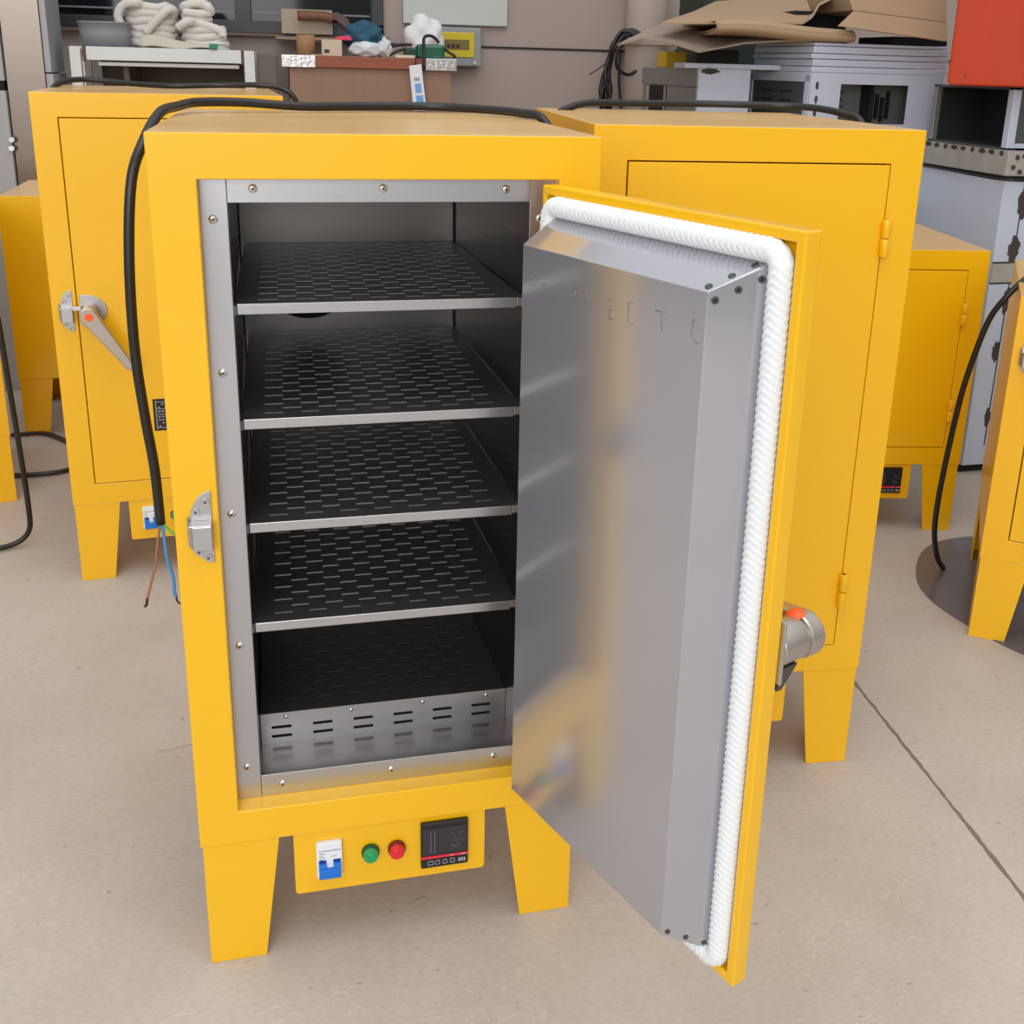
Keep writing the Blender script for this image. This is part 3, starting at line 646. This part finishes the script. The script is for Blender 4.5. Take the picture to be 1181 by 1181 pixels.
FILM = mat('clear_film', (225,228,230), rough=.22, bump=.9, bscale=60, trans=.35, coat=.4)
q = onb(415, .16)
blob('work_glove', (q+.02, BY+.17, bt+.083), (.085,.06,.062), mat('blue_knit', (42,88,112), rough=.8, bump=.7, bscale=130, var=.3, vscale=60), 'blue knitted work glove heaped behind clear film on the workbench', 'glove', .3, 3)
blob('plastic_film', (q+.02, BY+.06, bt+.0275), (.070,.04,.033), FILM, 'crumpled clear film in front of the blue glove', 'plastic film', .25, 7, fr=3)
blob('plastic_film', (onb(444,.08), BY+.07, bt+.035), (.030,.035,.042), FILM, 'upright crumpled clear film right of the blue glove', 'plastic film', .25, 9, fr=3)
GB = mat('green_tool', (8,92,62), rough=.3, coat=.3)
gx = onb(495, .1); gt = empty('power_tool', (gx, BY+.1, bt)); tag(gt, 'dark green hand tool with black cord on the right end of the workbench', 'tool')
g_ = MB(); g_.box(-.055, .062, -.035, .035, .001, .058); g_.build('housing', GB, gt, bevel=.012)
MB().box(-.105, -.050, -.022, .022, .004, .042).build('head', mat('deep_green', (10,58,42), rough=.4), gt, bevel=.006)
MB().tube([(.055,0,.05),(.075,-.03,.03),(.10,-.05,.014),(.09,-.09,.010)], .006, 8).build('tail_cord', RUB, gt)
MB().tube([(-.038,-.122,-.045),(-.037,-.124,-.02),(-.036,-.115,.03),(-.028,-.05,.080),(-.005,-.03,.092),(.02,-.02,.084),(.038,-.02,.064)], .0065, 8).build('loop_cord', RUB, gt)
cbx = onb(463, .08)
tag(MB().tube([(cbx-.05,BY+.07,bt+.010),(cbx-.04,BY+.12,bt+.04),(cbx+.0,BY+.13,bt+.054),(cbx+.05,BY+.13,bt+.055)], .006, 8).tube([(cbx-.055,BY+.06,bt+.008),(cbx-.01,BY+.07,bt+.03),(cbx+.04,BY+.10,bt+.04)], .005, 8).build('cable_piece', RUB), 'short black cable loop left of the green tool', 'cable')
tag(MB().box(cbx-.03, cbx+.05, BY+.03, BY+.05, bt+.0005, bt+.012).build('white_strip', mat('cream_strip', (220,205,180), rough=.7), bevel=.002), 'small cream strip lying before the black cable loop', 'offcut')
blob('plastic_bag', (onb(490,.25)+.0, BY+.26, bt+.112), (.088,.05,.10), mat('white_bag', (226,224,222), rough=.35, bump=1, bscale=22), 'crumpled white plastic bag standing behind the green tool', 'bag', .22, 12, fr=2.7)
bpy.data.objects['plastic_bag'].location.z = -.032
# price-tag like power strip hanging in front
q0, q1, q2, q3 = at(472,76,BY-.03), at(486,74,BY-.03), at(492,128,BY-.03), at(477,128,BY-.03)
th_ = Vector((0,.012,0)); cd_ = MB().hexa([q0,q1,q2,q3], [q0+th_,q1+th_,q2+th_,q3+th_]); pc = cd_.build('hanging_card', WHP, bevel=.001); tag(pc, 'white card with blue squares hanging down the front of the workbench', 'card')
MB().tube([(q0+q1)/2+Vector((0,.006,-.006)), (q0+q1)/2+Vector((.002,.006,.02)), (q0+q1)/2+Vector((.006,.02,.055))], .003, 6).build('string', RUB, pc)
def onq(u, v): return (q0.lerp(q1, u)).lerp(q3.lerp(q2, u), v)+Vector((0,-.0008,0))
for (u0,u1,v0,v1) in ((.30,.78,.40,.60),(.30,.85,.66,.90)): MB().add([onq(u0,v0),onq(u1,v0),onq(u1,v1),onq(u0,v1)], [(0,1,2,3)]).build('blue_print', mat('sky_blue', (110,165,225), rough=.5), pc, solid=.0006)
s_ = MB()
for u0 in (.3,.45,.6): s_.add([onq(u0,.27),onq(u0+.1,.27),onq(u0+.1,.34),onq(u0,.34)], [(0,1,2,3)])
s_.build('grey_print', GREY, pc, solid=.0006)
# hatchet and card leaning in the window
ck = at(325, 35, WY-.1); cl = at(383, 12, WY-.1)
tag(MB().box(ck.x, cl.x, WY-.10, WY-.07, 1.402, cl.z).build('kraft_card', mat('kraft_pale', (176,160,140), rough=.85), bevel=.001), 'pale cardboard piece leaning on the window sill', 'cardboard')
hz = at(360, 19, WY-.15); hm = MB(); hm.tube([at(343,18,WY-.15), at(372,19,WY-.15), at(384,22,WY-.15)], .022, 12); ha = hm.build('hatchet', mat('worn_handle', (120,78,56), rough=.6)); tag(ha, 'old hatchet with brown wooden handle before the window', 'tool')
h2 = MB(); A = [at(*p_, WY-.15) for p_ in ((372,16),(390,14),(402,22),(406,32),(398,33),(388,24),(372,23))]
h2.add([p_ for p_ in A]+[p_+Vector((0,.03,0)) for p_ in A], [list(range(7)), list(range(13,6,-1))]+[(i,7+i,7+(i+1)%7,(i+1)%7) for i in range(7)]); h2.build('hatchet_head', mat('dark_iron', (92,72,70), rough=.4, metal=.6), ha, bevel=.004)
shx = at(360,32,WY-.12)
tag(MB().box(at(318,40,WY-.14).x, at(408,40,WY-.14).x, WY-.35, WY-.06, 1.376, 1.388).build('window_board', mat('ledge', (150,134,118), rough=.8)), 'narrow board under the hatchet along the window', 'board')
bpy.data.objects['window_board'].data.transform(Matrix.Translation((0,0,-.004)))
# breaker box and whiteboard on the wall
b0 = at(510, 31, WY-.09); b1 = at(555, 77, WY-.09)
bb = empty('breaker_box', (b0.x-.15, WY, b1.z)); Wb = b1.x-b0.x+.15; Hb = b0.z-b1.z; tag(bb, 'grey wall-mounted breaker box with a yellow window', 'breaker box')
MB().box(0, Wb, -.09, -.001, 0, Hb).build('housing', mat('box_grey', (150,152,154), rough=.4), bb, bevel=.006)
MB().box(.09, Wb-.035, -.0965, -.0895, .040, Hb-.022).build('window', mat('yellow_window', (214,190,30), rough=.3, coat=.4), bb, bevel=.003)
MB().box(.14, Wb-.06, -.0985, -.0962, .075, Hb-.055).build('breaker_row', mat('olive_row', (120,104,44), rough=.5), bb)
for k in range(4): MB().box(.150+k*.022, .164+k*.022, -.1005, -.0983, .082, .098).build('breaker_switch', BLK, bb)
MB().cyl((Wb-.035,-.09,.018),(Wb-.035,-.098,.018),.012,.010,12).build('screw_cap', ALU, bb)
b0 = at(465, 27, WY-.03); b1 = at(585, 31, WY-.03)
wbrd = MB().box(b0.x, b1.x, WY-.035, WY-.003, b1.z, b1.z+.62).build('whiteboard', mat('board_white', (196,200,194), rough=.35), bevel=.004); tag(wbrd, 'pale whiteboard mounted high on the back wall', 'board')
# black cable bundle hanging by the pillar
cb = MB(); rng = random.Random(5)
for k in range(9):
    j = lambda s_: rng.uniform(-s_, s_)
    cb.tube([at(738+j(4), 42+j(3), WY-.30), at(722+j(4), 38+j(3), WY-.28), at(708+j(3), 52+j(4), WY-.27+j(.02)), at(701+j(4), 78+j(4), WY-.26+j(.03)), at(699+j(7), 110+j(5), WY-.26+j(.03)), at(698+j(9), 140, WY-.26)], .009, 8, seg=6)
cb.tube([at(722,45,WY-.2), at(712,62,WY-.2), at(712,78,WY-.2), at(724,86,WY-.2), at(738,80,WY-.2)], .008, 8)
cb.tube([at(700,72,WY-.2), at(692,78,WY-.2), at(680,86,WY-.2)], .003, 6); cb.tube([at(716,60,WY-.2), at(714,90,WY-.2), at(716,125,WY-.2)], .007, 8)
tag(cb.build('cable_bundle', RUB), 'bundle of black cables hanging down beside the cream pipe', 'cable')

# ------------------------------------------------------------------ right background: steel housings
SHEET = mat('white_sheet_steel', (196,205,222), rough=.38, metal=.15, var=.05, vscale=4, bump=.04)
SHG = mat('grey_sheet_steel', (150,148,146), rough=.40, metal=.5, var=.1, vscale=5)
SHD = mat('galvanised_inside', (92,96,98), rough=.5, metal=.5, var=.2, vscale=8)
BURN = mat('weld_burn', (70,58,56), rough=.85, var=.4, vscale=30)
BAND = mat('weathered_band', (176,172,164), rough=.5, metal=.3, var=.3, vscale=18)
def blotch(c, r, nrm, seed, thick=.0012, n=22, col=None):
    """irregular weld scorch patch on a sheet: returns mesh in world coordinates"""
    rng = random.Random(seed); nrm = Vector(nrm).normalized(); u = Vector((0,0,1)).cross(nrm).normalized(); v = Vector((0,0,1)); ps = []
    for k in range(n):
        a = 2*PI*k/n; rr = 1+.22*rng.uniform(-1,1); ps.append(Vector(c)+u*r[0]*rr*math.cos(a)+v*r[1]*rr*math.sin(a)+nrm*thick)
    return ps
# lower big housing, left side parallel to the ovens' sides
NX, NY = 2.36, 1.615
hs_ = empty('steel_housing', (NX, NY, 0)); tag(hs_, 'large pale steel housing at the right edge with weathered top band', 'housing')
MB().box(0, .70, 0, .46, .03, .985).build('side_panel', SHEET, hs_, bevel=.002)
MB().box(-.004, .704, -.004, .465, .998, 1.075).build('top_band', BAND, hs_, bevel=.003)
MB().box(.003, .697, .003, .455, .985, .998).build('dark_seam', DARKH, hs_)
MB().box(0, .70, .02, .45, 0, .03).build('dark_base', DARKH, hs_)
sm_ = MB(); sm_.box(.072, .075, -.0015, .001, .10, .985); sm_.box(0, .40, -.0015, .001, .655, .660); sm_.box(0, .40, -.0015, .001, .722, .727); sm_.build('seam_line', DARKH, hs_)
MB().box(0, .40, -.003, .001, .660, .722).build('cross_rail', BAND, hs_)
for i, (xx, zz, rx, rz_) in enumerate(((.080,.915,.020,.045),(.070,.765,.020,.045),(.073,.60,.014,.040),(.062,.43,.012,.035),(.070,.20,.012,.03))):
    ps = blotch((xx,0,zz), (rx,rz_), (0,-1,0), i); MB().add(ps, [list(range(len(ps)))]).build('weld_scorch', BURN, hs_, solid=.001)
for i in range(9):
    ps = blotch((-.004, .03+i*.05, 1.066), (.010+.004*(i%3), .008), (-1,0,0), 40+i, .0008); MB().add(ps, [list(range(len(ps)))]).build('weld_scorch', BURN, hs_, solid=.0008)
for i, (xx, zz) in enumerate(((.03,1.055),(.055,1.06),(.02,1.025),(.045,1.012),(.075,1.015),(.09,1.06))):
    ps = blotch((xx,-.004,zz), (.008,.008), (0,-1,0), 60+i, .0008); MB().add(ps, [list(range(len(ps)))]).build('weld_scorch', BURN, hs_, solid=.0008)
MB().tube([(-.012, .46, .992), (-.012, .3, .990), (-.010, -.012, .988), (.2,-.012,.985), (.6,-.012,.978)], .004, 6).build('strap', RUB, hs_)
# upper open housing (dark inside) on it
uh = empty('open_housing', (NX+.01, NY+.03, 1.0755)); tag(uh, 'open-sided steel housing with dark interior under the orange crate', 'housing')
Hh = .190; Du = .43; Wu = .62
pst = MB(); pst.box(0, .028, 0, .028, 0, Hh); pst.build('corner_post', SHEET, uh, bevel=.002)
MB().box(0, .02, Du-.02, Du, 0, Hh).build('corner_post', SHG, uh, bevel=.002)
MB().box(0, Wu, 0, Du, -.0, .006).build('bottom_sheet', SHD, uh); MB().box(0, Wu, 0, Du, Hh-.008, Hh).build('top_sheet', SHD, uh)
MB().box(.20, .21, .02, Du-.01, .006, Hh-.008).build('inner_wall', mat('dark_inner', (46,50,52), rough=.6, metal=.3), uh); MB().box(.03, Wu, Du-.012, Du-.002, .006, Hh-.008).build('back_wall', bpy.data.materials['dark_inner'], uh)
vl = slotted(.03, Wu, .006, Hh-.008, .015, .018, [(.08+.05*a_, .115+.05*a_, .04+.045*b2, .046+.045*b2) for a_ in range(6) for b2 in range(3)], 'y'); vl.build('slotted_front', SHD, uh)
MB().box(.028, Wu, -.0, .02, 0, .020).build('sill_rail', SHEET, uh)
# orange crate, rounded bottom edge
cx0, cx1 = 0, .62
oc = MB(); r = .018; pr_ = []
for (cx_, cz_, a0) in ((cx0+r,r,PI),(cx1-r,r,1.5*PI)):
    for k in range(6): a_ = a0+PI/2*k/5; pr_.append((cx_+r*math.cos(a_), cz_+r*math.sin(a_)))
pr_ += [(cx1,.46),(cx0,.46)]
oc.prism(pr_, 0, .36); ocz = 1.0755+Hh+.0008
oco = oc.build('orange_crate', mat('orange_red_plastic', (188,60,26), rough=.55, spec=.3, var=.10, vscale=6, stretch=(3,1,.25)), bevel=.006, loc=(at(1093,90,1.70).x,1.70,ocz), rz=-.60); tag(oco, 'big orange red plastic crate in the top right corner', 'crate')
ps = blotch((.05, 0, .03), (.003,.004), (0,-1,0), 3, .0005); MB().add(ps, [list(range(len(ps)))]).build('scuff', BLK, oco, solid=.0005)
# middle housing with window cut-out
c0 = at(935, 83, 2.10); ang = math.radians(4)
mh = empty('window_housing', (c0.x, 2.10, 0), ang); tag(mh, 'white steel housing with a rectangular window cut-out behind the right tall oven', 'housing')
Wm = at(1087, 120, 2.13).x-c0.x; q0 = at(970,97,2.11); q1 = at(1046,144,2.11); wz = (q1.z, q0.z); wx = (q0.x-c0.x, q1.x-c0.x)
fp = slotted(0, Wm, .85, 1.293, 0, .003, [(round(wx[0],4), round(wx[1],4), round(wz[0],4), round(wz[1],4))], 'y'); fp.build('front_panel', SHEET, mh)
for zz in (1.250,1.205,1.160,1.115):
    ps = blotch((.030, 0, zz), (.006,.013), (0,-1,0), int(zz*1000), .0005); MB().add(ps, [list(range(len(ps)))]).build('weld_scorch', BURN, mh, solid=.0006)
MB().box(.0, Wm, .0, .45, .0, .85).build('lower_body', SHG, mh)
MB().box(.01, Wm, .110, .12, .85, 1.285).build('back_sheet', mat('mid_grey_sheet', (120,122,120), rough=.5, metal=.3), mh); MB().box(0, Wm, .003, .45, 1.285, 1.293).build('top_sheet', SHEET, mh)
MB().box(Wm-.006, Wm, .003, .45, .85, 1.285).build('right_sheet', SHG, mh)
dvx = wx[0]+(wx[1]-wx[0])*.60; MB().box(dvx-.008, dvx+.004, .05, .11, .85, 1.285).build('dark_divider', DARKH, mh)
bl = MB()
for k in range(4): bl.box(dvx+.03+k*.022, dvx+.042+k*.022, .100, .1095, 1.13+.01*(k%2), 1.235-.01*(k%3))
bl.build('dark_bars', DARKH, mh)
bl = MB()
for k in range(5): bl.box(wx[0]+.02, wx[0]+.075, .100, .1095, 1.13+.024*k, 1.135+.024*k)
bl.build('vent_slits', DARKH, mh)
# left side of it: frame with slotted sheet
sd = MB(); sd.box(-.002, .004, .0, .03, .85, 1.285); sd.box(-.002, .004, .40, .45, .85, 1.285); sd.box(-.002, .004, .0, .45, 1.262, 1.292); sd.build('side_frame', SHEET, mh, bevel=.001)
sl = MB(); sl.box(.004, .0065, .03, .42, .85, 1.27); sl.build('slotted_side', SHD, mh)
bl = MB()
for k in range(2):
    for zz in (1.225, 1.195): bl.box(.0030, .0045, .12+.13*k, .20+.13*k, zz, zz+.006)
bl.build('vent_slits', DARKH, mh)
# stacked sheets on it
zc = 1.2936
for k, (hgt, sh_) in enumerate(((.020,0),(.024,.004),(.018,-.003),(.024,.002),(.012,.006))):
    o = MB().box(.006+sh_, Wm+.012-sh_, .002+abs(sh_), .42, 0, hgt-.0018).build('steel_tray', SHEET, bevel=.0025); o.location = (c0.x, 2.10, zc+.0004); o.rotation_euler[2] = ang
    tag(o, ['lowest white steel tray in the stack on the window housing','second white steel tray from the bottom of the stack','middle white steel tray of the stack under the cardboard','second white steel tray from the top of the stack','topmost thin white steel tray touching the cardboard'][k], 'tray', 'white steel trays stacked under the cardboard'); zc += hgt
ztop = zc
# grey housing to the left
g0 = at(805, 80, 2.30); gh = empty('grey_housing', (g0.x, 2.30, 0)); tag(gh, 'grey steel housing with a dark slot in its side, beside the black cables', 'housing')
Wg = at(866, 80, 2.30).x-g0.x; zg = 1.296
MB().box(.006, Wg, .004, .60, 0, zg-.002).build('body', SHG, gh)
MB().box(.004, Wg, -.001, .004, .5, zg).build('front_panel', SHEET, gh)
MB().box(-.001, .006, .0, .60, zg-.062, zg).build('side_band', SHG, gh, bevel=.001)
MB().box(-.001, .006, .0, .30, .3, zg-.066).build('side_panel', SHG, gh, bevel=.001)
MB().box(-.003, .006, .31, .33, .3, zg-.066).build('bright_stile', CHROME, gh); MB().box(-.003, .006, .50, .53, .3, zg-.066).build('bright_stile', CHROME, gh)
MB().box(.0, .0065, .33, .50, .3, zg-.066).build('dark_slot', DARKH, gh)
ps = blotch((.045,-.001,zg-.008), (.035,.010), (0,-1,0), 77, .0006); MB().add(ps, [list(range(len(ps)))]).build('weld_scorch', BURN, gh, solid=.0006)
sx0, sx1 = at(790,72,2.31).x, at(884,76,2.31).x
tag(MB().box(sx0, c0.x-.012, 2.305, 2.42, zg+.0006, zg+.018).build('white_sheet', SHEET, bevel=.002), 'thin white metal sheet lying on the grey housing', 'sheet')
yb0, yb1 = at(764,62,2.45).x, at(789,62,2.45).x
tag(MB().box(g0.x+.002, g0.x+.002+(yb1-yb0), 2.64, 2.74, zg+.0005, zg+.058).build('yellow_box', mat('mustard_plastic', (196,160,24), rough=.5), bevel=.003), 'small mustard yellow box at the left end of the grey housing', 'box')
tag(MB().box(g0.x+.13, c0.x-.02, 2.66, 2.90, zg+.0005, zg+.072).build('dark_box', mat('olive_dark', (60,56,48), rough=.7), bevel=.003), 'dark low box under the cardboard on the grey housing', 'box')

# cardboard
KR = mat('kraft_cardboard', (170,142,112), rough=.85, var=.10, vscale=5)
KR2 = mat('dusty_cardboard', (150,134,120), rough=.9, var=.12, vscale=6)
def card(name, rows, m, label, th=.006):
    rows = [[tuple(at(*p_)) for p_ in r] for r in rows]
    o = MB().loft(rows, smooth=False).build(name, m, solid=th); tag(o, label, 'cardboard'); return o
card('cardboard_sheet', [[(712,52,2.30),(752,32,2.45),(790,22,2.75)], [(742,45,2.22),(780,37,2.40),(812,24,2.75)], [(775,50,2.18),(800,36,2.36),(838,24,2.75)], [(806,60,2.15),(822,38,2.34),(862,24,2.75)], [(858,50,2.14),(872,38,2.34),(900,26,2.75)], [(925,46,2.14),(930,36,2.34),(940,26,2.75)]], KR2, 'dusty brown cardboard sheet drooping at the left under the pile')
def fold(px0, py0, px1, py1, Y0):
    rows = []
    for k in range(13):
        t = k/12; r = []
        q = at(px0+(px1-px0)*t, py0+(py1-py0)*t, Y0)
        wv = .004*math.sin(7*t)
        for (dy, dz) in ((.34,.026),(.10,.024),(.01,.030),(-.012,.016),(.0,.004),(.10,-.004),(.30,-.004)): r.append((q.x+.03*dy, q.y+dy, q.z+dz*(.9+.3*math.sin(3*t+dy*8))+wv))
        rows.append(r)
    return rows
fo_ = MB().loft(fold(826, 37, 985, 50, 2.10)); fo_.loft([[ (p_[0], p_[1]+.006, p_[2]+.010) for p_ in r] for r in fold(826, 38, 985, 50, 2.10)])
tag(fo_.build('folded_cardboard', KR, solid=.004), 'folded thin cardboard lying across the top of the steel trays', 'cardboard')
card('cardboard_sheet', [[(762,27,2.22),(800,14,2.6),(826,2,3.0)], [(800,27,2.16),(830,12,2.6),(856,0,3.0)], [(850,26,2.14),(870,11,2.6),(900,-2,3.0)], [(895,27,2.12),(915,10,2.6),(935,-4,3.0)], [(926,27,2.12),(940,10,2.6),(960,-5,3.0)], [(936,20,2.13),(948,6,2.6),(970,-8,3.0)], [(944,6,2.14),(955,-3,2.6),(976,-14,3.0)], [(958,-1,2.14),(965,-8,2.6),(984,-18,3.0)]], KR, 'broad brown cardboard sheet curling up beside the carton')
p0, p1 = at(974, 38, 2.10), at(1092, 46, 2.10)
cz0 = ztop+.040
cbm = empty('carton', (p0.x, 2.10, 0)); tag(cbm, 'tan flattened carton resting on the pile left of the orange crate', 'carton')
a0, a1, a2, a3 = at(976,-12,2.13), at(1092,-6,2.13), at(1092,26,2.10), at(984,12,2.10)
off = Vector((p0.x,2.10,0)); tt = Vector((0,.30,.0))
MB().hexa([v-off for v in (a0,a1,a2,a3)], [v-off+tt for v in (a0,a1,a2,a3)]).build('carton_side', KR, cbm, bevel=.002)
e0, e1, e2, e3 = at(984,13,2.095), at(1092,27,2.095), at(1092,48,2.06), at(966,30,2.06)
MB().add([v-off for v in (e0,e1,e2,e3)], [(0,1,2,3)]).build('carton_flap', KR, cbm, solid=.005)
tag(MB().box(at(925,20,2.3).x, at(985,20,2.3).x, 2.35, 2.6, ztop+.045, ztop+.11).build('hollow_shade', mat('shade_black', (26,24,24), rough=.9)), 'black block added as shade in the hollow between the cardboard pieces', 'shade')  # black block added for the shade inside the cardboard hollow
tag(MB().box(at(1030,50,2.16).x, at(1092,55,2.16).x, 2.16, 2.40, ztop+.001, ztop+.028).build('gap_shade_slab', bpy.data.materials['shade_black'], bevel=.003), 'thin black slab added as shade between the steel trays and the carton', 'shade')  # black slab added for the shadow band under the carton
tag(MB().box(at(812,0,3.3).x, at(900,0,3.3).x, 3.30, 3.6, 0, at(850,-20,3.30).z).build('green_cabinet', mat('dark_green_bin', (36,52,40), rough=.6)), 'dark green cabinet just showing behind and above the cardboard', 'cabinet')

# ------------------------------------------------------------------ light: open workshop front and roof lights
wd = bpy.data.worlds.new('world'); bpy.context.scene.world = wd; wd.use_nodes = True; nt = wd.node_tree; N = nt.nodes; Lk = nt.links
bg = N['Background']; tc = N.new('ShaderNodeTexCoord'); sp_ = N.new('ShaderNodeSeparateXYZ'); Lk.new(tc.outputs['Generated'], sp_.inputs[0])
rp = N.new('ShaderNodeValToRGB'); mr = N.new('ShaderNodeMapRange'); mr.inputs[1].default_value = -1; mr.inputs[2].default_value = 1
Lk.new(sp_.outputs[2], mr.inputs[0]); Lk.new(mr.outputs[0], rp.inputs[0])
els = rp.color_ramp.elements; els[0].position = .45; els[0].color = (.30,.28,.26,1); els[1].position = .95; els[1].color = (.95,.98,1.02,1)
e_ = els.new(.60); e_.color = (.55,.55,.56,1)
Lk.new(rp.outputs[0], bg.inputs[0]); bg.inputs[1].default_value = 1.0
def area(name, loc, look, sx, sy, power, colr):
    ld = bpy.data.lights.new(name, 'AREA'); ld.shape = 'RECTANGLE'; ld.size = sx; ld.size_y = sy; ld.energy = power; ld.color = colr
    o = bpy.data.objects.new(name, ld); C.objects.link(o); o.location = loc; dv = Vector(look)-Vector(loc); o.rotation_euler = dv.to_track_quat('-Z', 'Y').to_euler(); return o
area('workshop_door_light', (-1.6, -5.2, 2.6), (.3, .3, .7), 4.5, 3.0, 190, (1,.99,.97))
area('roof_light', (.4, -.6, 4.6), (.4, .6, 0), 3.0, 3.0, 60, (.96,.98,1))
vs_ = bpy.context.scene.view_settings; vs_.view_transform = 'Standard'; vs_.look = 'None'; vs_.exposure = 0; vs_.gamma = 1; vs_.use_curve_mapping = False
